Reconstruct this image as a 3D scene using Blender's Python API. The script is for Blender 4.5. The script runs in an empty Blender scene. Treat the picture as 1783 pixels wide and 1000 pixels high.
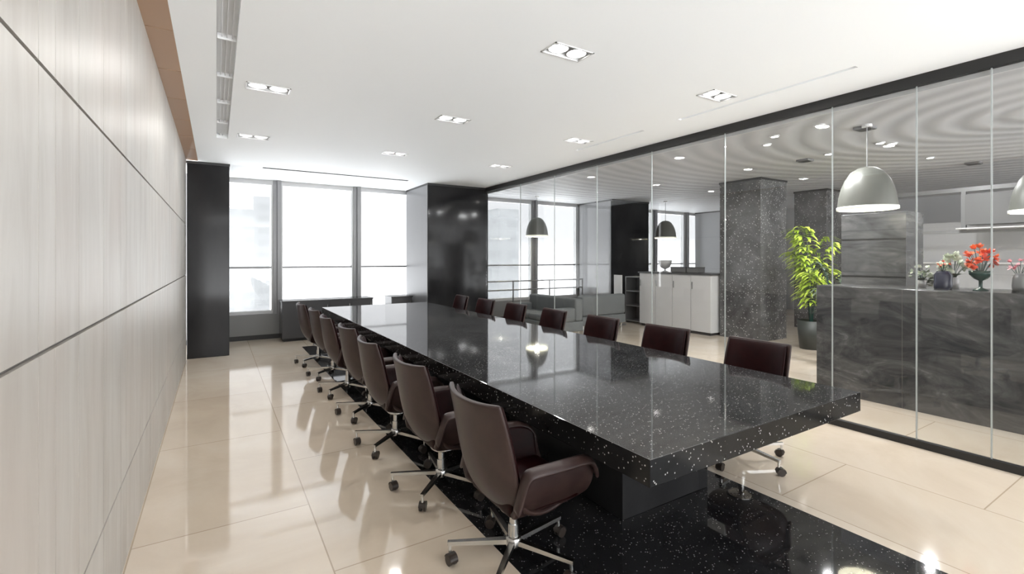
import bpy, bmesh, math, random
from mathutils import Vector, Matrix
random.seed(7)
S = bpy.context.scene
COL = S.collection

# ------------------------------------------------------------------ camera
F_PX, W_PX, H_PX = 827.0, 1783.0, 1000.0
YAW = math.atan2(514.5, 827.0)          # to the right of the table axis (+Y)
CAM_H, CEIL = 1.6, 3.15
cd = bpy.data.cameras.new('camera'); cam = bpy.data.objects.new('camera', cd); COL.objects.link(cam)
cam.location = (0, 0, CAM_H); cam.rotation_euler = (math.pi/2, 0, -YAW)
cd.sensor_width = 36; cd.lens = 36*F_PX/W_PX
cd.shift_y = -50.0/W_PX; cd.clip_start = .05; cd.clip_end = 3000
S.camera = cam
# ------------------------------------------------------------------ world, exposure
w = bpy.data.worlds.new('sky'); S.world = w; w.use_nodes = True
bgn = w.node_tree.nodes['Background']; bgn.inputs[1].default_value = 1.0
# bright overcast sky above, added fill below the horizon, brightened to lift the ceiling
_tc = w.node_tree.nodes.new('ShaderNodeTexCoord'); _sp = w.node_tree.nodes.new('ShaderNodeSeparateXYZ'); _rp = w.node_tree.nodes.new('ShaderNodeValToRGB')
_ma = w.node_tree.nodes.new('ShaderNodeMath'); _ma.operation = 'MULTIPLY_ADD'; _ma.inputs[1].default_value = .5; _ma.inputs[2].default_value = .5
w.node_tree.links.new(_tc.outputs['Generated'], _sp.inputs[0]); w.node_tree.links.new(_sp.outputs[2], _ma.inputs[0]); w.node_tree.links.new(_ma.outputs[0], _rp.inputs[0])
w.node_tree.links.new(_rp.outputs[0], bgn.inputs[0])
LOW, HIGH = 7.0, 1.25
_e = _rp.color_ramp.elements; _e[0].position = .40; _e[0].color = (LOW*.97, LOW*.985, LOW, 1); _e[1].position = .52; _e[1].color = (HIGH*.985, HIGH*.99, HIGH, 1)
S.view_settings.view_transform = 'Standard'; S.view_settings.look = 'None'
S.view_settings.gamma = 1; S.view_settings.exposure = 1.24
S.view_settings.use_curve_mapping = False
S.cycles.diffuse_bounces = 8; S.cycles.max_bounces = 16; S.cycles.transparent_max_bounces = 24

# ------------------------------------------------------------------ materials
def mat(name, color=(.5,.5,.5), rough=.5, metal=0, ior=1.5, emit=None, emit_s=0, coat=0, spec=.5):
    m = bpy.data.materials.new(name); m.use_nodes = True
    p = m.node_tree.nodes['Principled BSDF']
    p.inputs['Base Color'].default_value = (*color, 1); p.inputs['Roughness'].default_value = rough
    p.inputs['Metallic'].default_value = metal; p.inputs['IOR'].default_value = ior
    p.inputs['Specular IOR Level'].default_value = spec
    if coat: p.inputs['Coat Weight'].default_value = coat; p.inputs['Coat Roughness'].default_value = .03
    if emit: p.inputs['Emission Color'].default_value = (*emit, 1); p.inputs['Emission Strength'].default_value = emit_s
    return m
def nd(m, t, **kw):
    n = m.node_tree.nodes.new(t)
    for k, v in kw.items(): setattr(n, k, v)
    return n
def lk(m, a, b): m.node_tree.links.new(a, b)
def ramp(m, fac, stops):
    r = nd(m, 'ShaderNodeValToRGB'); el = r.color_ramp.elements
    while len(el) < len(stops): el.new(.5)
    for e, (p, c) in zip(el, stops): e.position = p; e.color = (*c, 1)
    lk(m, fac, r.inputs[0]); return r.outputs[0]
def coords(m, scale=(1,1,1), rot=(0,0,0)):
    tc = nd(m, 'ShaderNodeTexCoord'); mp = nd(m, 'ShaderNodeMapping')
    mp.inputs['Scale'].default_value = scale; mp.inputs['Rotation'].default_value = rot
    g = nd(m, 'ShaderNodeNewGeometry')
    lk(m, g.outputs['Position'], mp.inputs[0]); return mp.outputs[0]
def noise(m, vec, scale, detail=4, rough=.5, dist=0):
    n = nd(m, 'ShaderNodeTexNoise'); n.inputs['Scale'].default_value = scale
    n.inputs['Detail'].default_value = detail; n.inputs['Roughness'].default_value = rough
    n.inputs['Distortion'].default_value = dist
    if vec is not None: lk(m, vec, n.inputs['Vector'])
    return n.outputs[0]
def mixc(m, fac, a, b, mode='MIX'):
    n = nd(m, 'ShaderNodeMix', data_type='RGBA', blend_type=mode)
    for s, v in ((n.inputs[0], fac), (n.inputs[6], a), (n.inputs[7], b)):
        if hasattr(v, 'is_output'): lk(m, v, s)
        elif isinstance(v, tuple): s.default_value = (*v, 1)
        else: s.default_value = v
    return n.outputs[2]
def base(m, out): lk(m, out, m.node_tree.nodes['Principled BSDF'].inputs['Base Color'])
def bump(m, h, strength=.2, dist=.01):
    b = nd(m, 'ShaderNodeBump'); b.inputs['Strength'].default_value = strength; b.inputs['Distance'].default_value = dist
    lk(m, h, b.inputs['Height']); lk(m, b.outputs[0], m.node_tree.nodes['Principled BSDF'].inputs['Normal'])

def speckled(name, dark, grey, density, rough, ior, scale=55, spec=.5, speck=.34):
    m = mat(name, dark, rough, ior=ior, spec=spec)
    v = coords(m, (1,1,1), (.4,.55,.7))
    vo = nd(m, 'ShaderNodeTexVoronoi'); vo.inputs['Scale'].default_value = scale; lk(m, v, vo.inputs['Vector'])
    sep = nd(m, 'ShaderNodeSeparateColor'); lk(m, vo.outputs['Color'], sep.inputs[0])
    pick = ramp(m, sep.outputs[0], [(0, (0,0,0)), (1-density, (0,0,0)), (min(.999, 1-density+.01), (1,1,1))])
    core = ramp(m, vo.outputs['Distance'], [(0, (1,1,1)), (.22, (1,1,1)), (.4, (0,0,0))])
    k = mixc(m, 1.0, pick, core, 'MULTIPLY')
    cloud = ramp(m, noise(m, v, 2.2, 5, .6, .8), [(.35, dark), (.7, grey)])
    base(m, mixc(m, k, cloud, (speck, speck, speck*.98)))
    return m
M = {}
M['granite'] = speckled('black_speckled_granite', (.022,.022,.023), (.045,.045,.047), .12, .05, 2.3, 105)
M['granite_edge'] = speckled('honed_granite_edge', (.010,.010,.010), (.018,.018,.019), .10, .12, 1.25, 90, speck=.5)
M['pillar_granite'] = speckled('grey_speckled_granite', (.05,.05,.052), (.13,.13,.13), .3, .15, 1.6, 32, speck=.42)
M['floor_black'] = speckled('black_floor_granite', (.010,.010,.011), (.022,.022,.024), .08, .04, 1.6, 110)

m = M['limestone'] = mat('travertine', (.6,.57,.52), .42)
v = coords(m, (1, 1, 1)); vs = coords(m, (1, 6, .9))
c1 = ramp(m, noise(m, vs, 1.6, 6, .6, .4), [(.3, (.40,.375,.345)), (.5, (.465,.445,.415)), (.72, (.52,.505,.475))])
c2 = mixc(m, ramp(m, noise(m, v, 1.1, 3), [(.45, (0,0,0)), (.75, (.55,.55,.55))]), c1, (.49,.43,.385))
base(m, c2)
M['void'] = mat('dark_slot', (.01,.01,.01), 1, spec=0)
M['groove'] = mat('dark_joint', (.13,.12,.11), .8)

m = M['marble_floor'] = mat('beige_marble', (.7,.6,.45), .06, ior=2.0)
v = coords(m)
c1 = ramp(m, noise(m, v, .9, 6, .6, 1.2), [(.3, (.64,.54,.435)), (.5, (.70,.605,.495)), (.72, (.75,.67,.57))])
sw = nd(m, 'ShaderNodeMapping'); sw.inputs['Rotation'].default_value = (0, 0, math.pi/2)
sw.inputs['Location'].default_value = (-.58, .40, 0)
g = nd(m, 'ShaderNodeNewGeometry'); lk(m, g.outputs['Position'], sw.inputs[0])
br = nd(m, 'ShaderNodeTexBrick'); br.offset = .5
for k, val in (('Scale', 1.0), ('Mortar Size', .004), ('Brick Width', 1.56), ('Row Height', .91), ('Mortar Smooth', .1), ('Bias', 0)):
    br.inputs[k].default_value = val
br.inputs['Color1'].default_value = (1,1,1,1); br.inputs['Color2'].default_value = (.93,.92,.9,1); br.inputs['Mortar'].default_value = (.62,.57,.52,1)
lk(m, sw.outputs[0], br.inputs['Vector'])
base(m, mixc(m, 1.0, c1, br.outputs[0], 'MULTIPLY'))

m = M['counter_marble'] = mat('grey_veined_marble', (.1,.1,.1), .25)
v = coords(m, (1, 1, 2.4), (.5, 0, 0))
base(m, ramp(m, noise(m, v, 1.6, 8, .68, 1.4), [(.3, (.026,.027,.029)), (.48, (.062,.064,.066)), (.6, (.10,.10,.10)), (.74, (.24,.24,.24))]))

m = M['dark_stone'] = mat('dark_polished_stone', (.03,.03,.032), .09, ior=1.32)
v = coords(m, (1, 1, .5)); base(m, ramp(m, noise(m, v, 2.5, 5), [(.3, (.010,.010,.011)), (.7, (.022,.022,.023))]))

M['ceiling'] = mat('white_plaster', (.92,.945,.96), .7)
m = M['ceiling_wave'] = mat('grey_rippled_ceiling', (.5,.5,.5), .6)
wv = nd(m, 'ShaderNodeTexWave'); wv.wave_type = 'RINGS'; wv.rings_direction = 'Z'
wv.inputs['Scale'].default_value = 1.0; wv.inputs['Distortion'].default_value = 1.2; wv.inputs['Detail'].default_value = 1; wv.inputs['Detail Scale'].default_value = .5
mp = nd(m, 'ShaderNodeMapping'); mp.inputs['Location'].default_value = (-7.5, -1.0, 0)
g = nd(m, 'ShaderNodeNewGeometry'); lk(m, g.outputs['Position'], mp.inputs[0]); lk(m, mp.outputs[0], wv.inputs['Vector'])
base(m, ramp(m, wv.outputs['Fac'], [(0, (.34,.34,.345)), (1, (.44,.44,.445))]))
bump(m, wv.outputs['Fac'], .35, .03)

M['wood_soffit'] = mat('copper_brown_panel', (.40,.25,.155), .45)
M['light_wall'] = mat('pale_grey_wall', (.36,.36,.365), .6)
M['frame'] = mat('grey_aluminium', (.22,.22,.225), .35, .3)
M['frame_light'] = mat('pale_aluminium', (.5,.5,.5), .4, .2)
M['black_metal'] = mat('black_track', (.012,.012,.012), .4)
M['sill'] = mat('grey_sill', (.2,.2,.2), .4)
M['chrome'] = mat('brushed_aluminium', (.62,.62,.61), .22, 1)
M['rubber'] = mat('black_caster', (.03,.022,.018), .35)
M['white'] = mat('white_lacquer', (.62,.62,.62), .3)
M['lamp_on'] = mat('lamp_glow', (1,1,1), .5, emit=(1,.98,.95), emit_s=9)
M['duct'] = mat('ribbed_grey_metal', (.72,.725,.73), .5, 0)
M['charcoal'] = mat('charcoal_laminate', (.06,.06,.062), .25)
M['sofa'] = mat('grey_upholstery', (.16,.17,.17), .8)
M['edge'] = mat('polished_glass_edge', (.36,.39,.385), .3)
M['lampshade'] = mat('grey_enamel_shade', (.12,.123,.108), .4)
M['shade_in'] = mat('cream_shade_lining', (.85,.84,.72), .5, emit=(1,.98,.85), emit_s=.22)
M['dark_green'] = mat('dark_green_glaze', (.015,.05,.04), .2)
M['navy'] = mat('navy_glaze', (.02,.022,.05), .25)
M['pot'] = mat('dark_planter', (.035,.04,.035), .5)
M['steel_grey'] = mat('grey_metal', (.2,.2,.2), .4, .4)
M['equip'] = mat('grey_plastic', (.13,.13,.13), .4)

def leaf_mat(name, a, b):
    m = mat(name, a, .5); m.node_tree.nodes['Principled BSDF'].inputs['Subsurface Weight'].default_value = 0
    base(m, ramp(m, noise(m, coords(m), 9, 3), [(.35, a), (.65, b)])); return m
M['palm'] = leaf_mat('yellow_green_leaf', (.28,.42,.02), (.66,.80,.12))
M['dark_leaf'] = leaf_mat('dark_leaf', (.03,.05,.03), (.12,.16,.10))
M['red'] = leaf_mat('red_petal', (.75,.07,.03), (.9,.25,.08))
M['pink'] = leaf_mat('pink_petal', (.8,.35,.4), (.9,.55,.6))
M['pale_petal'] = leaf_mat('pale_green_petal', (.55,.62,.5), (.8,.84,.74))

def leather(name, a, b, rough, spec=.42):
    m = mat(name, a, rough, spec=spec)
    n = noise(m, None, 6, 3); base(m, ramp(m, n, [(.35, a), (.65, b)]))
    vo = nd(m, 'ShaderNodeTexVoronoi'); vo.inputs['Scale'].default_value = 260; bump(m, vo.outputs['Distance'], .12, .002)
    return m
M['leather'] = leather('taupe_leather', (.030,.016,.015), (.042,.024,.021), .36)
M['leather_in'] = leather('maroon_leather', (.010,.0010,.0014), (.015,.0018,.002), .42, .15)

def glass_mat(name, tint, ior=1.45):
    m = bpy.data.materials.new(name); m.use_nodes = True; nt = m.node_tree; nt.nodes.clear()
    o = nt.nodes.new('ShaderNodeOutputMaterial'); mx = nt.nodes.new('ShaderNodeMixShader'); t = nt.nodes.new('ShaderNodeBsdfTransparent')
    gl = nt.nodes.new('ShaderNodeBsdfGlossy'); fr = nt.nodes.new('ShaderNodeFresnel'); fr.inputs['IOR'].default_value = ior
    geo = nt.nodes.new('ShaderNodeNewGeometry')
    # both faces of a pane behave as the outer face of thin glass
    t.inputs[0].default_value = (*tint, 1); gl.inputs['Roughness'].default_value = .0; gl.inputs[0].default_value = (1,1,1,1)
    lw = nt.nodes.new('ShaderNodeLayerWeight'); lw.inputs[0].default_value = .5
    pw = nt.nodes.new('ShaderNodeMath'); pw.operation = 'POWER'; pw.inputs[1].default_value = 4.5
    mu = nt.nodes.new('ShaderNodeMath'); mu.operation = 'MULTIPLY_ADD'; mu.inputs[1].default_value = .8; mu.inputs[2].default_value = .035
    nt.links.new(lw.outputs['Facing'], pw.inputs[0]); nt.links.new(pw.outputs[0], mu.inputs[0]); nt.links.new(mu.outputs[0], mx.inputs[0])
    nt.links.new(t.outputs[0], mx.inputs[1]); nt.links.new(gl.outputs[0], mx.inputs[2]); nt.links.new(mx.outputs[0], o.inputs[0])
    return m
M['glass'] = glass_mat('partition_glass', (.93,.935,.935))
M['window_glass'] = glass_mat('window_glass', (.635,.64,.645))
def tower_mat(name, wall, win):
    m = mat(name, wall, .9, spec=.1)
    v = coords(m)
    br = nd(m, 'ShaderNodeTexBrick'); br.offset = 0
    mp = nd(m, 'ShaderNodeMapping'); mp.inputs['Rotation'].default_value = (math.pi/2, 0, 0); lk(m, v, mp.inputs[0]); lk(m, mp.outputs[0], br.inputs['Vector'])
    for k, val in (('Scale', .12), ('Mortar Size', .25), ('Brick Width', 1.2), ('Row Height', .9)): br.inputs[k].default_value = val
    br.inputs['Color1'].default_value = (*win,1); br.inputs['Color2'].default_value = (*win,1); br.inputs['Mortar'].default_value = (*wall,1)
    base(m, br.outputs[0]); return m
M['tower'] = tower_mat('pale_tower_facade', (.275,.28,.282), (.25,.255,.257))

# ------------------------------------------------------------------ geometry helpers
def bx(bm, x0, x1, y0, y1, z0, z1, bevel=0, seg=2):
    r = bmesh.ops.create_cube(bm, size=1, matrix=Matrix.Translation(((x0+x1)/2, (y0+y1)/2, (z0+z1)/2)) @ Matrix.Diagonal((abs(x1-x0), abs(y1-y0), abs(z1-z0), 1)))
    if bevel:
        es = {e for vv in r['verts'] for e in vv.link_edges}
        bmesh.ops.bevel(bm, geom=list(es), offset=bevel, segments=seg, affect='EDGES', profile=.5)
def cyl(bm, p0, p1, r0, r1=None, n=16, cap=True):
    p0, p1 = Vector(p0), Vector(p1); d = p1-p0; r1 = r0 if r1 is None else r1
    mt = Matrix.Translation((p0+p1)/2) @ d.to_track_quat('Z', 'Y').to_matrix().to_4x4()
    bmesh.ops.create_cone(bm, cap_ends=cap, segments=n, radius1=r0, radius2=r1, depth=d.length, matrix=mt)
def lathe(bm, prof, cx=0, cy=0, n=28):
    rings = []
    for r, z in prof:
        rings.append([bm.verts.new((cx+r*math.cos(2*math.pi*i/n), cy+r*math.sin(2*math.pi*i/n), z)) for i in range(n)])
    for a, b in zip(rings, rings[1:]):
        for i in range(n): bm.faces.new((a[i], a[(i+1)%n], b[(i+1)%n], b[i]))
def tube(bm, pts, r, n=8):
    pts = [Vector(p) for p in pts]; rings = []
    for i, p in enumerate(pts):
        d = (pts[min(i+1, len(pts)-1)] - pts[max(i-1, 0)]).normalized(); q = d.to_track_quat('Z', 'Y')
        rr = r[i] if isinstance(r, (list, tuple)) else r
        rings.append([bm.verts.new(p + q @ Vector((rr*math.cos(2*math.pi*k/n), rr*math.sin(2*math.pi*k/n), 0))) for k in range(n)])
    for a, b in zip(rings, rings[1:]):
        for k in range(n): bm.faces.new((a[k], a[(k+1)%n], b[(k+1)%n], b[k]))
    bm.faces.new(rings[0][::-1]); bm.faces.new(rings[-1])
def grid(bm, P, closed=False):
    V = [[bm.verts.new(p) for p in row] for row in P]
    for i in range(len(V)-1):
        for j in range(len(V[0])-1): bm.faces.new((V[i][j], V[i][j+1], V[i+1][j+1], V[i+1][j]))
def obj(name, bm, m, parent=None, smooth=False, loc=None):
    me = bpy.data.meshes.new(name); bmesh.ops.recalc_face_normals(bm, faces=bm.faces); bm.to_mesh(me); bm.free()
    me.materials.append(M[m] if isinstance(m, str) else m)
    if smooth:
        for p in me.polygons: p.use_smooth = True
    o = bpy.data.objects.new(name, me); COL.objects.link(o)
    if parent: o.parent = parent
    if loc: o.location = loc
    return o
def new(): return bmesh.new()
def boxes(name, m, lst, parent=None, bevel=0):
    bm = new()
    for b in lst: bx(bm, *b, bevel=bevel)
    return obj(name, bm, m, parent)
def struct(o): o['kind'] = 'structure'; return o
def tag(o, label, cat, group=None):
    o['label'] = label; o['category'] = cat
    if group: o['group'] = group
    return o
def thing(name, label, cat, loc=(0,0,0), rz=0, group=None):
    o = bpy.data.objects.new(name, None); COL.objects.link(o); o.location = loc; o.rotation_euler = (0,0,rz)
    o.empty_display_size = .1
    return tag(o, label, cat, group)
def dup(root, loc, rz, label, group=None):
    r = root.copy(); COL.objects.link(r); r.location = loc; r.rotation_euler = (0,0,rz); r['label'] = label
    if group: r['group'] = group
    for ch in list(root.children):
        c = ch.copy(); COL.objects.link(c); c.parent = r
        for g_ in list(ch.children):
            d = g_.copy(); COL.objects.link(d); d.parent = c
    return r
def mods(o, solid=0, sub=0, bev=0, offset=0):
    if solid:
        s = o.modifiers.new('solid', 'SOLIDIFY'); s.thickness = solid; s.offset = offset
    if bev:
        b = o.modifiers.new('bevel', 'BEVEL'); b.width = bev; b.segments = 2; b.limit_method = 'ANGLE'
    if sub:
        s = o.modifiers.new('sub', 'SUBSURF'); s.levels = sub; s.render_levels = sub

# ================================================================== THE SETTING
XL, XG, YW = -.407, 5.05, 10.6          # left wall, glass partition, window facade
XR, YB = 15.3, -5.0
# floor
def rect_cells(x0, x1, y0, y1, holes):
    xs = sorted({x0, x1, *[h[0] for h in holes], *[h[1] for h in holes]}); ys = sorted({y0, y1, *[h[2] for h in holes], *[h[3] for h in holes]})
    xs = [x for x in xs if x0 <= x <= x1]; ys = [y for y in ys if y0 <= y <= y1]
    for a, b in zip(xs, xs[1:]):
        for c, d in zip(ys, ys[1:]):
            mx, my = (a+b)/2, (c+d)/2
            if not any(h[0] < mx < h[1] and h[2] < my < h[3] for h in holes): yield a, b, c, d
struct(boxes('floor', 'marble_floor', [(XL-.3, 1.31, YB, YW+.1, -.12, 0), (3.15, XR, YB, YW+.1, -.12, 0), (1.31, 3.15, 9.3, YW+.1, -.12, 0)]))
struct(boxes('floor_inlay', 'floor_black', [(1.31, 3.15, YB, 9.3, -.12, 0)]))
# ceiling with its slots and lamp recesses
DL = [(x, y) for x in (.4, 2.24, 4.05) for y in (2.81, 4.85, 6.88)]
DL = [d for d in DL if d != (.4, 2.81)]
SLOTS = [(0.0, .125, -1.0, 7.18, .10), (.67, 3.25, 9.10, 9.2, .10), (4.37, 4.42, 1.79, 3.52, .06), (4.37, 4.42, 4.05, 5.3, .06)]
holes = [s[:4] for s in SLOTS] + [(x-.17, x+.17, y-.085, y+.085) for x, y in DL]
def ceil(name, m, x0, x1, y0, y1, hs):
    bm = new()
    def q(*p): bm.faces.new([bm.verts.new(a) for a in p])
    for a, b, c, d in rect_cells(x0, x1, y0, y1, hs):
        q((a,c,CEIL), (a,d,CEIL), (b,d,CEIL), (b,c,CEIL))
    for a, b, c, d in hs:
        t = CEIL+.1
        q((a,c,CEIL), (b,c,CEIL), (b,c,t), (a,c,t)); q((a,d,CEIL), (b,d,CEIL), (b,d,t), (a,d,t))
        q((a,c,CEIL), (a,d,CEIL), (a,d,t), (a,c,t)); q((b,c,CEIL), (b,d,CEIL), (b,d,t), (b,c,t))
    t = CEIL+.12
    q((x0,y0,t), (x1,y0,t), (x1,y1,t), (x0,y1,t))
    for p in (((x0,y0),(x1,y0)), ((x1,y0),(x1,y1)), ((x1,y1),(x0,y1)), ((x0,y1),(x0,y0))):
        q((*p[0],CEIL), (*p[1],CEIL), (*p[1],t), (*p[0],t))
    bmesh.ops.remove_doubles(bm, verts=bm.verts, dist=.0005)
    return struct(obj(name, bm, m))
ceil('ceiling', 'ceiling', -.25, XG+.06, YB, YW+.1, holes)
ceil('ceiling_lobby', 'ceiling_wave', XG+.06, XR, YB, YW+.1, [])
# slot interiors
bm = new(); x0, x1, y0, y1 = SLOTS[0][:4]
bx(bm, x0, x1, y0, y1, CEIL+.06, CEIL+.09)
y = y0
while y < y1:
    bx(bm, x0+.005, x1-.005, y, y+.012, CEIL+.02, CEIL+.06); y += .83
for xx in (x0+.03, x0+.062, x0+.094): bx(bm, xx, xx+.006, y0, y1, CEIL+.035, CEIL+.06)
v_ = tag(obj('linear_vent', bm, 'duct'), 'long grey linear air slot in the ceiling beside the left wall', 'vent')
for k, (s, lab) in enumerate(zip(SLOTS[1:], ['dark linear air slot in the ceiling running along the windows', 'grey linear ceiling slot by the glass wall, the nearer of two', 'grey linear ceiling slot by the glass wall, the farther of two'])):
    o = boxes('linear_vent', 'void' if k == 0 else 'duct', [(s[0]+.001, s[1]-.001, s[2]+.001, s[3]-.001, CEIL+(.002 if k == 0 else .03), CEIL+.05)]); tag(o, lab, 'vent')
# brown soffit along the left wall
bm = new(); y = YB
yy = 3.97 - .83*11
while yy < 9.0:
    bx(bm, XL, -.25, max(yy+.006, YB), min(yy+.83-.006, 9.05), CEIL, CEIL+.06); yy += .83
struct(obj('trim_1', bm, 'wood_soffit'))
struct(boxes('trim_2', 'groove', [(XL, -.25, YB, 9.05, CEIL+.06, CEIL+.1)]))
# left wall: limestone slabs with recessed joints
bm = new()
vs_ = [YB, -4.3, -3.6, -3.0, -2.6, -2.1, -1.94, -1.5, -1.07, -.64, -.48, -.05, .38, .81, .97, 1.33, 1.76, 1.92, 2.20, 2.63, 3.06, 3.22, 3.78, 4.25, 4.41, 4.9, 5.33, 5.5, 5.95, 6.38, 6.55, 7.0, 7.43, 7.6, 8.05, 8.5, 9.05]
hs_ = [0, .455, 1.34, 2.13, CEIL]
g_ = .0045
for a, b in zip(vs_, vs_[1:]):
    for c, d in zip(hs_, hs_[1:]):
        bx(bm, XL-.03, XL, a+g_*.55, b-g_*.55, c+(g_*1.4 if c else 0), d-(g_*1.4 if d < CEIL else 0))
struct(obj('wall_left', bm, 'limestone'))
struct(boxes('wall_left_backing', 'groove', [(XL-.2, XL-.012, YB, 9.05, 0, CEIL+.1)]))
# reception end wall, far right
struct(boxes('wall_right', 'light_wall', [(XR, XR+.2, YB, YW+.1, 0, CEIL+.1)]))
# window facade: bays 1.56 m wide
MX = [1.03+1.56*k for k in range(-1, 10)]
n = 0
for a, b in zip(MX, MX[1:]):
    n += 1
    e = bpy.data.objects.new('window_%d' % n, None); COL.objects.link(e); e.location = (a, YW, 0); struct(e)
    W = b-a
    b = min(b, XR)-a; a = 0
    boxes('window_frame', 'frame', [(a, a+.07, -.12, .1, .5, CEIL), (b-.07, b, -.06, .1, .5, CEIL)], e)
    boxes('window_frame_trim', 'frame_light', [(a+.07, a+.10, -.03, .1, .5, CEIL), (b-.10, b-.07, -.03, .1, .5, CEIL),
           (a+.1, b-.1, -.03, .1, CEIL-.09, CEIL), (a+.1, b-.1, -.03, .1, .5, .56)], e)
    boxes('transom', 'frame', [(a+.1, b-.1, 0, .04, 1.40, 1.435)], e)
    boxes('window_pane', 'window_glass', [(a+.1, b-.1, .05, .06, .56, CEIL-.09)], e)
struct(boxes('wall_back', 'sill', [(-.53, XR, YW-.10, YW+.1, .10, .5), (-.53, XR, YW+.04, YW+.1, 0, .1)]))
struct(boxes('trim_3', 'black_metal', [(-.53, XR, YW-.02, YW+.04, 0, .1)]))
# facade columns, polished dark stone
def column(x0, x1, y0, y1, m, label, side=0):
    e = thing('stone_column', label, 'column', ((x0+x1)/2, (y0+y1)/2, 0))
    hx, hy = (x1-x0)/2, (y1-y0)/2
    bm = new(); bx(bm, -hx, hx, -hy, hy, 0, CEIL, bevel=.006); obj('shaft', bm, m, e)
    boxes('cap', 'black_metal', [(-hx-.01, hx+.01, -hy-.01, hy+.01, CEIL-.04, CEIL)], e)
    if side: boxes('side_panel', 'frame', [(-hx-.008, -hx, -hy+.02, hy, .0, CEIL-.04)], e)  # added paler sheet, stands in for the window reflection on the polished side
    return e
column(-.40, .18, 9.1, YW-.12, 'dark_stone', 'dark polished stone column at the end of the pale stone wall')
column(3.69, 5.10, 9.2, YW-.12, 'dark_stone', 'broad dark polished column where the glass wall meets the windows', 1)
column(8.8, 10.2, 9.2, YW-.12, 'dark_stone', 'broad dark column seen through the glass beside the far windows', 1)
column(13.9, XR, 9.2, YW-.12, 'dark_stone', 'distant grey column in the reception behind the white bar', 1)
column(8.79, 9.69, 5.17, 6.04, 'pillar_granite', 'speckled grey granite pillar in the middle of the reception')
column(11.46, 12.2, 5.24, 5.94, 'pillar_granite', 'dark grey pillar behind the green plant')
# glass partition
J = [-4.4, -3.3, -2.2, -1.07, .03, 1.15, 1.61, 2.26, 3.40, 4.5, 5.6, 6.7, 7.8, 9.19]
for k, (a, b) in enumerate(zip(J, J[1:])):
    o = struct(boxes('window_%d' % (n+1+k), 'glass', [(XG-.006, XG+.006, a+.006, b-.006, .06, CEIL-.09)]))
bm = new()
for y in J[1:-1]: bx(bm, XG-.006, XG+.006, y-.0045, y+.0045, .06, CEIL-.09)
struct(obj('trim_4', bm, 'edge'))
struct(boxes('trim_5', 'black_metal', [(XG-.03, XG+.03, YB, 9.2, CEIL-.09, CEIL)]))
struct(boxes('trim_6', 'black_metal', [(XG-.025, XG+.025, YB, 9.2, 0, .06)]))
struct(boxes('trim_7', 'frame_light', [(XG+.03, XG+.05, YB, 9.2, CEIL-.13, CEIL)]))

# ================================================================== DOWNLIGHTS
def downlight(x, y, label, group):
    e = thing('downlight', label, 'ceiling light', (x, y, CEIL), 0, group)
    boxes('housing', 'white', [(-.168, .168, -.083, .083, .07, .09)], e)
    boxes('rim', 'white', [(-.18, .18, -.095, -.084, -.006, .01), (-.18, .18, .084, .095, -.006, .01), (-.18, -.169, -.095, .095, -.006, .01), (.169, .18, -.095, .095, -.006, .01)], e)
    for s in (-.085, .085):
        bm = new(); lathe(bm, [(.075, .005), (.07, .03), (.05, .06), (.001, .065)], s, 0, 20); r = obj('reflector', bm, 'frame_light', e, True)
        bm = new(); cyl(bm, (s, 0, .035), (s, 0, .05), .045, n=16); obj('bulb', bm, 'lamp_on', r)
    ld = bpy.data.lights.new('downlight', 'AREA'); ld.shape = 'DISK'; ld.size = .12; ld.energy = 5; ld.color = (1, .97, .93)
    lo = bpy.data.objects.new('light', ld); COL.objects.link(lo); lo.parent = e; lo.location = (0, 0, -.005)
    return e
names = {(.4, 4.85): 'recessed twin spotlight near the left air slot, the nearer', (.4, 6.88): 'recessed twin spotlight past the end of the left air slot',
 (2.24, 2.81): 'largest recessed twin spotlight over the near end of the table', (2.24, 4.85): 'recessed twin spotlight over the middle of the table',
 (2.24, 6.88): 'recessed twin spotlight over the far end of the table', (4.05, 2.81): 'nearest recessed spotlight beside the glass wall',
 (4.05, 4.85): 'middle recessed spotlight beside the glass wall', (4.05, 6.88): 'farthest recessed spotlight beside the glass wall'}
for d in DL: downlight(d[0], d[1], names[d], 'recessed twin spotlights in the white ceiling')
def small_spot(x, y, label):
    e = thing('spotlight', label, 'ceiling light', (x, y, CEIL), 0, 'small spotlights in the reception ceiling')
    bm = new(); lathe(bm, [(.06, 0), (.06, -.012), (.045, -.014), (.04, -.002)]); obj('rim', bm, 'frame_light', e, True)
    bm = new(); cyl(bm, (0,0,-.012), (0,0,-.001), .04); obj('bulb', bm, 'lamp_on', e)
    ld = bpy.data.lights.new('spot', 'AREA'); ld.shape = 'DISK'; ld.size = .08; ld.energy = 14
    lo = bpy.data.objects.new('light', ld); COL.objects.link(lo); lo.parent = e; lo.location = (0, 0, -.016)
for x, y, l in [(5.95, 2.8, 'small spotlight just behind the glass, left of the big shade'), (7.55, 2.8, 'left of the two bright spots above the big pendant shade'), (7.72, 2.72, 'right of the two bright spots above the big pendant shade'),
    (9.3, 2.8, 'lone bright spot above the shelf frame on the right'), (6.0, 3.35, 'small spotlight above and right of the granite pillar'), (6.35, 3.65, 'small spotlight directly above the granite pillar'), (7.7, 3.5, 'small spotlight above the dark pillar behind the plant')]:
    small_spot(x, y, l)
for x, y, l in [(6.5, 2.56, 'square grey ceiling speaker above the big pendant shade'), (10.4, 2.58, 'square grey ceiling speaker above the shelf frame'), (7.84, 3.9, 'small dark ceiling speaker between the two pillars')]:
    e = thing('ceiling_speaker', l, 'speaker', (x, y, CEIL))
    boxes('housing', 'equip', [(-.09, .09, -.09, .09, -.03, 0)], e, .005)
    boxes('grille', 'black_metal', [(-.075, .075, -.075, .075, -.034, -.03)], e)

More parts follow.
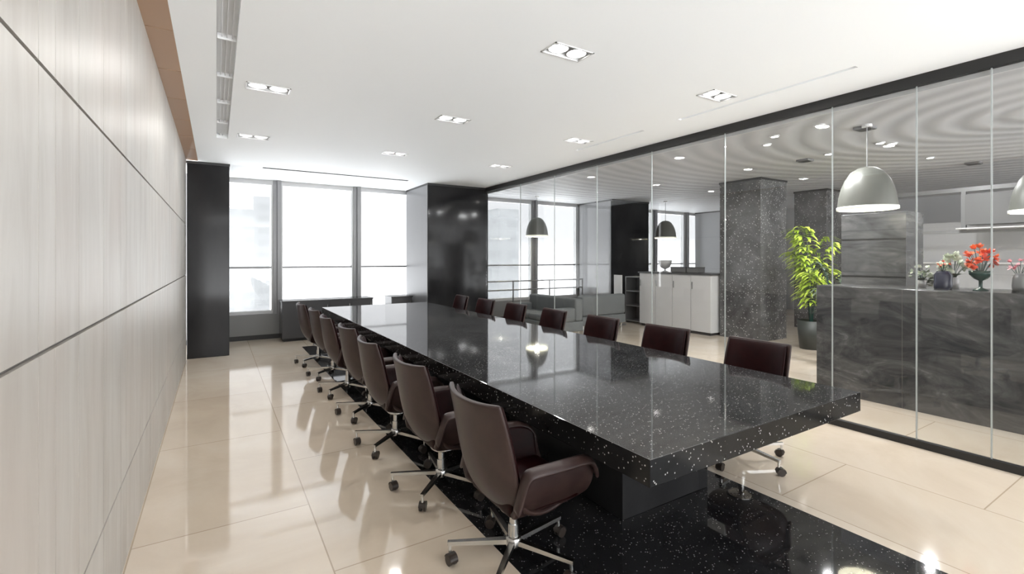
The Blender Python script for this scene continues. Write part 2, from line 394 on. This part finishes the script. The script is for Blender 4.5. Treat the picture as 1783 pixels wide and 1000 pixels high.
# ================================================================== TABLE
t = thing('conference_table', 'long black speckled granite conference table with thick slab top', 'table', (2.51, 5.06, 0))
bm = new(); bx(bm, -.96, .96, -3.67, 3.67, .63, .75, bevel=.003); o = obj('tabletop', bm, 'granite', t); o.data.materials.append(M['granite_edge'])
for p in o.data.polygons:
    if p.normal.z < .5: p.material_index = 1
for cy in (-2.3, 0, 2.3):
    bm = new(); bx(bm, -.41, .41, cy-.66, cy+.66, 0, .63, bevel=.004); obj('pedestal', bm, 'dark_stone', t)
boxes('apron', 'black_metal', [(-.55, .55, -3.1, 3.1, .56, .63)], t)

# ================================================================== CHAIRS (local: faces +x)
def make_chair(label, group):
    t = thing('conference_chair', label, 'chair', (0,0,0), 0, group)
    # back and seat shell
    prof = [(-.300,.915), (-.297,.90), (-.288,.85), (-.278,.77), (-.266,.68), (-.252,.60), (-.232,.52), (-.197,.44), (-.14,.372), (-.06,.325), (.04,.303), (.15,.305), (.25,.335)]
    hw = [.268,.270,.273,.276,.276,.274,.268,.258,.245,.225,.20,.18,.16]
    wrap = [.065,.065,.072,.085,.095,.10,.10,.09,.065,.04,.02,.015,.01]
    P = []
    for i, (x, z) in enumerate(prof):
        a = prof[max(i-1,0)]; b = prof[min(i+1,len(prof)-1)]
        tx, tz = b[0]-a[0], b[1]-a[1]; L = math.hypot(tx, tz); nx, nz = -tz/L, tx/L   # towards the sitter
        if nx < 0 and nz < 0: nx, nz = -nx, -nz
        row = []
        for j in range(11):
            s = -1+2*j/10
            row.append((x+nx*wrap[i]*abs(s)**2.2, s*hw[i], z+nz*wrap[i]*abs(s)**2.2 - 0))
        P.append(row)
    bm = new(); grid(bm, P); o = obj('back_shell', bm, 'leather', t, True); mods(o, .028, 2, offset=0)
    # inner pad of the back
    Q = [[(p[0]+.024, p[1]*.9, p[2]+(.004 if i > 5 else 0)) for p in row] for i, row in enumerate(P[:10])]
    Q[0] = [(p[0], p[1], p[2]-.022) for p in Q[0]]
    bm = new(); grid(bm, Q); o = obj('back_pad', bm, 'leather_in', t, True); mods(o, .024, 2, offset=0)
    # armrests: side walls of the bucket
    for s, nm in ((1, 'armrest'), (-1, 'armrest')):
        xs = [-.165, -.145, -.128, -.112, -.09, 0, .1, .2, .27, .31, .325]
        top = [.43, .48, .55, .605, .612, .612, .612, .612, .598, .55, .49]
        bot = [.39, .365, .35, .34, .33, .305, .30, .305, .325, .36, .40]
        flare = [.0, .004, .012, .024, .03, .034, .036, .034, .028, .018, .008]
        inn = [.0, .01, .03, .05, .07, .11, .12, .11, .08, .04, .0]
        P2 = []
        for x, zt, zb, f, q in zip(xs, top, bot, flare, inn):
            yo = .262 + (0 if x < .25 else -.015)
            row = []
            for u in (0, .15, .3, .5, .7, .88, 1.0):
                z = zb+(zt-zb)*u; yy = (yo-.03) - q*(1-u)**2.5*.9 + .035*math.sin(min(u*1.3,1)*math.pi/2) + f*u**2*.4
                row.append((x, s*yy, z))
            row.append((x, s*(yo+.022+f), zt-.006))
            row.append((x, s*(yo+.046+f), zt-.03))
            P2.append(row)
        bm = new(); grid(bm, P2); o = obj(nm, bm, 'leather', t, True); mods(o, .026, 2, offset=0)
        P3 = [[(p[0]*.97, s*(abs(p[1])-.022), p[2]-.012) for p in row[2:7]] for row in P2[1:10]]
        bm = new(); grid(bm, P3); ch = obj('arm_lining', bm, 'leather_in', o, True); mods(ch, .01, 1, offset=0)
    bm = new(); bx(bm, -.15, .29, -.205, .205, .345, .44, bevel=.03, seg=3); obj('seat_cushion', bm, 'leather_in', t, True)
    # underside and column
    bm = new(); lathe(bm, [(.001,.255), (.05,.257), (.085,.272), (.10,.29), (.001,.291)], 0.02, 0, 20); obj('seat_mount', bm, 'chrome', t, True)
    bm = new(); cyl(bm, (0,0,.09), (0,0,.275), .022, n=20); cyl(bm, (0,0,.085), (0,0,.2), .029, n=20)
    obj('column', bm, 'chrome', t)
    bm = new(); lathe(bm, [(.001,.075), (.036,.077), (.042,.09), (.042,.125), (.034,.135), (.001,.136)], 0, 0, 20); obj('hub', bm, 'chrome', t, True)
    for k in range(5):
        a = math.radians(8 + 72*k); c, s_ = math.cos(a), math.sin(a); R = .335
        bm = new()
        rows = []
        for r in (.03, .12, .22, .31, R+.012):
            w_ = .017 - .006*r/R; h = .013 - .004*r/R
            rows.append([(r, w_, .108-h), (r, w_, .108+h), (r, -w_, .108+h), (r, -w_, .108-h), (r, w_, .108-h)])
        grid(bm, rows); bmesh.ops.remove_doubles(bm, verts=bm.verts, dist=.0002); bmesh.ops.holes_fill(bm, edges=bm.edges)
        cyl(bm, (R, 0, .112), (R, 0, .062), .009, n=10)
        bmesh.ops.rotate(bm, verts=bm.verts, cent=(0,0,0), matrix=Matrix.Rotation(a, 3, 'Z'))
        lg = obj('leg', bm, 'chrome', t)
        bm = new(); ca = a + 1.1*k
        u = Vector((math.cos(ca), math.sin(ca), 0)); n_ = Vector((-u.y, u.x, 0)); ctr = Vector((R*c, R*s_, .028)) + u*.014
        for q in (-1, 1): cyl(bm, ctr+n_*q*.006, ctr+n_*q*.021, .028, n=18)
        cyl(bm, ctr-n_*.01, ctr+n_*.01, .012, n=10)
        # hood
        pr = []
        for qq in (-.022, .022):
            pr.append([ctr+n_*qq+u*(.033*math.cos(th))+Vector((0,0,.033*math.sin(th))) for th in [math.radians(d) for d in range(-10, 171, 20)]])
        grid(bm, pr)
        obj('caster', bm, 'rubber', lg)
    return t
YS = [2.13+.93*k for k in range(7)]
ordl = ['nearest', 'second nearest', 'third nearest', 'middle', 'third farthest', 'second farthest', 'farthest']
gl_, gr_ = 'leather chairs along the left side of the table', 'leather chairs along the glass side of the table'
c0 = make_chair('nearest brown leather bucket chair on the left side of the table', gl_)
XC = 1.335
c0.location = (XC, YS[0], 0)
jit = [0, .0, -.02, .02, 0, .02, -.01]; jr = [0, .03, -.02, .04, -.03, .02, 0]
for k in range(1, 7):
    dup(c0, (XC+jit[k], YS[k]+.02, 0), jr[k], ordl[k]+' brown leather bucket chair on the left side of the table', gl_)
for k in range(7):
    dup(c0, (3.57, YS[k]+.13, 0), math.pi+jr[(k*3) % 7], ordl[k]+' maroon lined leather chair between the table and the glass wall', gr_)

# ================================================================== CABINETS BY THE WINDOWS
def cabinet(x0, x1, y0, y1, h, label, nd_):
    e = thing('low_cabinet', label, 'cabinet', ((x0+x1)/2, (y0+y1)/2, 0)); hx, hy = (x1-x0)/2, (y1-y0)/2
    boxes('body', 'charcoal', [(-hx, hx, -hy+.02, hy, .05, h-.03)], e)
    boxes('plinth', 'black_metal', [(-hx+.03, hx-.03, -hy+.05, hy-.03, 0, .05)], e)
    bm = new(); bx(bm, -hx-.01, hx+.01, -hy-.01, hy, h-.03, h, bevel=.004); obj('top', bm, 'charcoal', e)
    wd = 2*hx/nd_
    for k in range(nd_):
        d = boxes('door', 'charcoal', [(-hx+wd*k+.004, -hx+wd*(k+1)-.004, -hy, -hy+.02, .06, h-.04)], e)
        boxes('handle', 'chrome', [(-hx+wd*k+wd-.05, -hx+wd*k+wd-.035, -hy-.018, -hy, h-.25, h-.1)], d)
    return e
cabinet(1.06, 2.78, 9.98, 10.46, .78, 'long dark low cabinet under the window at the far end of the table', 4)
cabinet(3.18, 3.64, 9.98, 10.46, .78, 'short dark low cabinet against the broad dark column', 1)

# ================================================================== RECEPTION
e = thing('reception_counter', 'long dark grey veined marble reception counter behind the glass', 'counter', (6.6, 0.4, 0))
bm = new(); bx(bm, -.40, .35, -3.0, 2.55, .0, 1.27, bevel=.003); obj('marble_front', bm, 'counter_marble', e)
boxes('worktop', 'charcoal', [(-.38, .42, -2.98, 2.53, 1.27, 1.275)], e)
boxes('slab_joint', 'groove', [(-.402, -.399, y-.002, y+.002, 0, 1.27) for y in (-1.6, .2, 1.7)], e)
CT = 1.275
e = thing('marble_monolith', 'tall grey marble block standing behind the reception counter', 'partition', (7.25, 2.70, 0))
bm = new(); bx(bm, -.22, .3, -.36, .34, 0, 2.17, bevel=.004); obj('block', bm, 'counter_marble', e)
boxes('shadow_gap', 'black_metal', [(-.224, -.215, -.355, .335, 1.36, 1.38), (-.224, -.215, -.355, .335, 1.83, 1.85)], e)

def pendant(x, y, zb, R, label):
    e = thing('pendant_lamp', label, 'lamp', (x, y, CEIL), 0, 'dome pendant lamps in the reception')
    z = zb-CEIL; H = R*1.68
    out = [(R, z), (R*.985, z+H*.12), (R*.95, z+H*.3), (R*.87, z+H*.5), (R*.74, z+H*.7), (R*.55, z+H*.87), (R*.32, z+H*.97), (.02, z+H)]
    bm = new(); lathe(bm, out, n=36); obj('shade', bm, 'lampshade', e, True)
    bm = new(); lathe(bm, [(max(r-.012, .01), q-.006) for r, q in out], n=36); obj('shade_lining', bm, 'shade_in', e, True)
    bm = new(); lathe(bm, [(R-.014, z-.008), (R+.006, z-.008), (R+.006, z+.025), (R-.014, z+.025), (R-.014, z-.008)], n=36); obj('rim', bm, 'shade_in', e, True)
    bm = new(); cyl(bm, (0,0,z+H-.02), (0,0,-.02), .006, n=8); obj('cord', bm, 'steel_grey', e)
    bm = new(); cyl(bm, (0,0,-.03), (0,0,0), .05); obj('canopy', bm, 'white', e)
    bm = new(); bmesh.ops.create_uvsphere(bm, u_segments=12, v_segments=8, radius=.05, matrix=Matrix.Translation((0,0,z+.12))); obj('bulb', bm, 'lamp_on', e, True)
    ld = bpy.data.lights.new('pendant', 'POINT'); ld.energy = 8; ld.shadow_soft_size = .06; ld.color = (1,.96,.88)
    lo = bpy.data.objects.new('light', ld); COL.objects.link(lo); lo.parent = e; lo.location = (0, 0, z+.05)
pendant(6.40, 2.50, 2.17, .29, 'large grey dome pendant lamp hanging above the reception counter')
pendant(8.55, 1.45, 2.17, .34, 'dome pendant lamp cut off by the right edge of the photo')
pendant(6.8, 9.75, 2.15, .28, 'grey dome pendant lamp hanging before the far windows')
pendant(10.35, 8.75, 2.15, .28, 'small dome pendant lamp half hidden above the white bar')

# bar unit
e = thing('bar_counter', 'tall white bar counter with dark top behind the glass', 'counter', (8.9, 7.07, 0))
boxes('body', 'white', [(-.3, .3, -.97, .97, .06, 1.25)], e)
for k in range(4): 
    d = boxes('door', 'white', [(-.318, -.3, -.965+k*.4825, -.495+k*.4825, .07, 1.23)], e)
    boxes('handle', 'chrome', [(-.334, -.318, -.535+k*.4825, -.52+k*.4825, .95, 1.1)], d)
boxes('plinth', 'charcoal', [(-.27, .27, -.93, .93, 0, .06)], e)
boxes('worktop', 'charcoal', [(-.33, .33, -1.0, 1.0, 1.25, 1.285)], e)
def coffee(x, y, label, w=.16, h=.11):
    e = thing('countertop_box', label, 'box', (x, y, 1.285)); boxes('body', 'equip', [(-.12, .12, -w, w, 0.01, h)], e, .008)
    boxes('lid', 'black_metal', [(-.122, .122, -w-.002, w+.002, h, h+.012)], e)
    boxes('foot', 'black_metal', [(-.1, .1, -w+.02, w-.02, 0, .01)], e)
coffee(8.8, 6.62, 'dark box on the white bar, nearer the granite pillar', .14)
coffee(8.8, 7.0, 'wider dark box in the middle of the white bar', .2)
e = thing('glass_bowl', 'clear round ice bowl standing on the white bar', 'bowl', (8.8, 7.45, 1.285))
bm = new(); lathe(bm, [(.07, 0), (.07, .012), (.02, .03), (.02, .07), (.1, .11), (.14, .2), (.15, .27)]); o = obj('bowl', bm, 'frame_light', e, True); mods(o, .006)
e = thing('display_panel', 'narrow bright white upright panel left of the white bar', 'panel', (8.2, 8.35, 0))
boxes('panel', 'white', [(-.02, .02, -.12, .12, .04, 1.2)], e); boxes('foot', 'steel_grey', [(-.12, .12, -.14, .14, 0, .04)], e)
e = thing('shelf_unit', 'open grey shelf unit between the white panel and the white bar', 'shelf', (8.9, 8.36, 0))
boxes('side_panel', 'steel_grey', [(-.2, .2, -.25, -.23, 0, 1.15)], e); boxes('side_panel', 'steel_grey', [(-.2, .2, .23, .25, 0, 1.15)], e)
for z in (.05, .42, .78, 1.13): boxes('shelf', 'steel_grey', [(-.2, .2, -.23, .23, z, z+.02)], e)
boxes('back_panel', 'steel_grey', [(.18, .2, -.23, .23, .07, 1.13)], e)

def sofa(x, y, rz, L, label):
    e = thing('sofa', label, 'sofa', (x, y, 0), rz)
    bm = new(); bx(bm, -L/2, L/2, -.4, .4, .12, .32, bevel=.02); obj('frame', bm, 'sofa', e)
    n_ = 2
    for k in range(n_):
        bm = new(); a = -L/2+.16+k*(L-.32)/n_; bx(bm, a, a+(L-.32)/n_-.01, -.38, .2, .32, .45, bevel=.035, seg=3); obj('seat_cushion', bm, 'sofa', e, True)
    bm = new(); bx(bm, -L/2, L/2, .2, .4, .32, .78, bevel=.05, seg=3); obj('backrest', bm, 'sofa', e, True)
    for s in (-1, 1):
        bm = new(); bx(bm, s*L/2-s*.16, s*L/2, -.4, .2, .32, .6, bevel=.04, seg=3); obj('armrest', bm, 'sofa', e, True)
    for sx in (-1, 1):
        for sy in (-1, 1):
            bm = new(); cyl(bm, (sx*(L/2-.08), sy*.33, 0), (sx*(L/2-.08), sy*.33, .12), .018, .025); obj('leg', bm, 'chrome', e)
sofa(5.95, 8.3, -math.pi/2, 1.7, 'grey sofa along the glass wall near the far windows')
sofa(7.4, 8.35, math.pi, 1.3, 'grey sofa with its back to the room, beside the white panel')
e = thing('railing', 'low grey metal railing in front of the reception windows', 'railing', (6.95, 10.2, 0))
for z in (.8, 1.02):
    bm = new(); cyl(bm, (-1.7, 0, z), (1.7, 0, z), .018, n=10); obj('rail', bm, 'steel_grey', e)
for x in (-1.7, -.57, .57, 1.7):
    bm = new(); cyl(bm, (x, 0, 0), (x, 0, 1.04), .02, n=10); obj('post', bm, 'steel_grey', e)

# shelf frame hanging on the back wall, seen over the counter
e = thing('hanging_rack', 'dark metal hanging rack frame above the back bar on the right', 'rack', (10.6, 3.0, CEIL))
def bar(lst, m='equip'):
    bm = new(); bx(bm, *lst); return bm
def rk(nm, b_, m='steel_grey'): boxes(nm, m, [b_], e)
rk('top_rail', (-.03, .03, -2.6, 1.0, -.44, -.37)); rk('bottom_rail', (-.03, .03, -1.2, 1.0, -1.13, -1.08)); 
for y in (.96, -.25, -1.2): rk('upright', (-.025, .025, y-.03, y+.03, -1.12, -.42))
for y in (.96, -1.2, -2.5): rk('hanger', (-.012, .012, y-.012, y+.012, -.4, 0))
rk('cabinet_box', (-.15, .2, -1.15, -.3, -1.0, -.5), 'equip'); rk('glass_shelf', (-.2, .2, -1.1, -.2, -1.07, -1.05), 'white')
e = thing('back_bar', 'pale back bar wall unit behind the flowers', 'cabinet', (11.6, 1.2, 0))
boxes('body', 'light_wall', [(-.3, .3, -3.2, 2.6, .08, 2.25)], e); boxes('plinth', 'equip', [(-.27, .3, -3.15, 2.55, 0, .08)], e)
for z in (.9, 1.5): boxes('ledge', 'white', [(-.36, -.3, -3.2, 2.6, z, z+.03)], e)

# ------------------------------------------------------------------ plants and flowers
def blade(bm, base_, direction, L, w_, droop, seg=6):
    d = Vector(direction).normalized(); side = d.cross(Vector((0,0,1)))
    if side.length < .05: side = Vector((1,0,0))
    side.normalize(); p = Vector(base_); A = []; B = []
    for i in range(seg+1):
        t_ = i/seg; ww = w_*math.sin(math.pi*min(.97, .12+t_*.86))
        A.append(bm.verts.new(p+side*ww)); B.append(bm.verts.new(p-side*ww))
        dd = (d - Vector((0,0,1))*droop*t_*1.6).normalized(); p = p + dd*L/seg
    for i in range(seg): bm.faces.new((A[i], A[i+1], B[i+1], B[i]))
def plant(name, label, loc, H, spread, n_st, leaf, potr, poth, droop=.9, leaf_len=.3, lw=.022, stem0=.35):
    e = thing(name, label, 'plant', loc)
    bm = new(); lathe(bm, [(.001, 0), (potr*.8, 0), (potr, poth), (potr*.9, poth), (potr*.88, poth-.04), (.001, poth-.04)], n=24); obj('pot', bm, 'pot', e, True)
    st = new(); fo = new()
    for k in range(n_st):
        a = 2*math.pi*k/n_st*1.618; r = spread*(.3+.7*random.random()); h = H*(.55+.45*random.random())
        p = [(0.02*math.cos(a), .02*math.sin(a), poth-.05), (r*.3*math.cos(a), r*.3*math.sin(a), poth+(h-poth)*.55), (r*.75*math.cos(a), r*.75*math.sin(a), poth+(h-poth)*.9), (r*1.1*math.cos(a), r*1.1*math.sin(a), h)]
        tube(st, p, [.008,.007,.005,.003], 5)
        for i in range(16):
            t_ = stem0+(1-stem0)*i/15
            q = t_*3; j = min(2, int(q)); f = q-j; P = Vector(p[j]).lerp(Vector(p[j+1]), f)
            for s in (-1, 1):
                aa = a + s*(1.1-.4*t_)+random.uniform(-.3,.3)
                blade(fo, P, (math.cos(aa), math.sin(aa), .35+random.uniform(-.2,.3)), leaf_len*random.uniform(.7,1.1), lw, droop, 5)
    obj('stem', st, 'dark_green', e); obj('foliage', fo, leaf, e)
plant('potted_palm', 'tall yellow-green potted palm beside the marble counter', (8.95, 4.35, 0), 2.2, .33, 17, 'palm', .22, .5, .9, .30, .028, .2)
plant('potted_palm', 'short leafy dark plant between the palm and the counter', (7.95, 3.5, 0), 1.55, .32, 7, 'dark_leaf', .16, .4, .9, .26, .02, .6)
plant('potted_plant', 'dark-leaved plant right of the tall marble block', (8.05, 2.55, 0), 1.9, .14, 10, 'dark_leaf', .14, .5, .6, .16, .03, .5)

def flowers(label, loc, vase_prof, vm, petals, R, zc, fm, extra=None, stemh=.0):
    e = thing('flower_vase', label, 'vase', loc, 0, 'vases of flowers on the reception counter')
    bm = new(); lathe(bm, vase_prof, n=24); o = obj('vase', bm, vm, e, True)
    st = new(); zv = vase_prof[-1][1]
    bl = new(); lf = new()
    for k in range(petals):
        th = random.uniform(0, 2*math.pi); ph = math.acos(random.uniform(-.5, 1)); rr = R*random.uniform(.6, 1)
        p = Vector((rr*math.sin(ph)*math.cos(th), rr*math.sin(ph)*math.sin(th), zc+rr*math.cos(ph)))
        tube(st, [(0,0,zv-.03), (p.x*.5, p.y*.5, (zv+p.z)/2), tuple(p)], .0025, 5)
        u = (p-Vector((0,0,zc))).normalized()
        for q in range(9):
            d = (u + Vector((random.uniform(-1,1), random.uniform(-1,1), random.uniform(-1,1)))*.9).normalized()
            blade(bl, p, d, R*.42, R*.17, .1, 3)
        if k % 2 == 0: blade(lf, (0,0,zv), (math.cos(th), math.sin(th), .7), R*1.1, .02, .5, 4)
    obj('stem', st, 'dark_green', e); obj('blossom', bl, fm, e); obj('leaves', lf, 'dark_leaf', e)
flowers('big round bunch of red flowers in a footed dark green vase', (6.5, 1.56, CT), [(.001,0),(.06,0),(.06,.01),(.015,.03),(.015,.10),(.05,.12),(.085,.16),(.09,.2),(.07,.2),(.03,.15)], 'dark_green', 26, .125, .31, 'red')
flowers('small red flower in a dark navy vase, left of the big red bunch', (6.5, 1.85, CT), [(.001,0),(.07,0),(.075,.02),(.075,.15),(.055,.18),(.05,.19)], 'navy', 6, .055, .25, 'red')
flowers('loose pale green flowers between the two red bunches', (6.78, 1.84, CT), [(.001,0),(.04,0),(.045,.1),(.03,.12)], 'frame_light', 22, .13, .24, 'pale_petal')
flowers('small pink flowers near the right edge of the counter', (6.70, 1.33, CT), [(.001,0),(.03,0),(.035,.1),(.02,.13)], 'frame_light', 8, .08, .25, 'pink')
flowers('low pale flowers at the left end of the flower row', (6.72, 2.1, CT), [(.001,0),(.04,0),(.045,.06),(.03,.08)], 'frame_light', 16, .09, .16, 'pale_petal')
e = thing('lidded_jar', 'small grey rounded jar with a dark foot at the right of the counter', 'jar', (6.42, 1.26, CT))
bm = new(); lathe(bm, [(.001,.02),(.06,.02),(.065,.06),(.06,.14),(.04,.18),(.001,.185)]); obj('jar', bm, 'steel_grey', e, True)
bm = new(); cyl(bm, (0,0,0), (0,0,.02), .065); obj('foot', bm, 'black_metal', e)

# ================================================================== CITY OUTSIDE
for (az, dist, w_, h, lab) in [(-.570, 260, 12, 28, 'pale hazy tower seen low in the left window, by the dark column'), (-.528, 300, 9, 40, 'tallest pale hazy tower in the left window'),
        (-.02, 240, 12, 26, 'pale hazy tower seen through the glass wall, by the broad dark column')]:
    c_, s_ = math.cos(YAW), math.sin(YAW)
    x, y = dist*(s_+az*c_), dist*(c_-az*s_)
    o = boxes('tower_building', 'tower', [(-w_/2, w_/2, -w_/2, w_/2, 0, 110+h)])
    o.location = (x, y, -110); tag(o, lab, 'building')
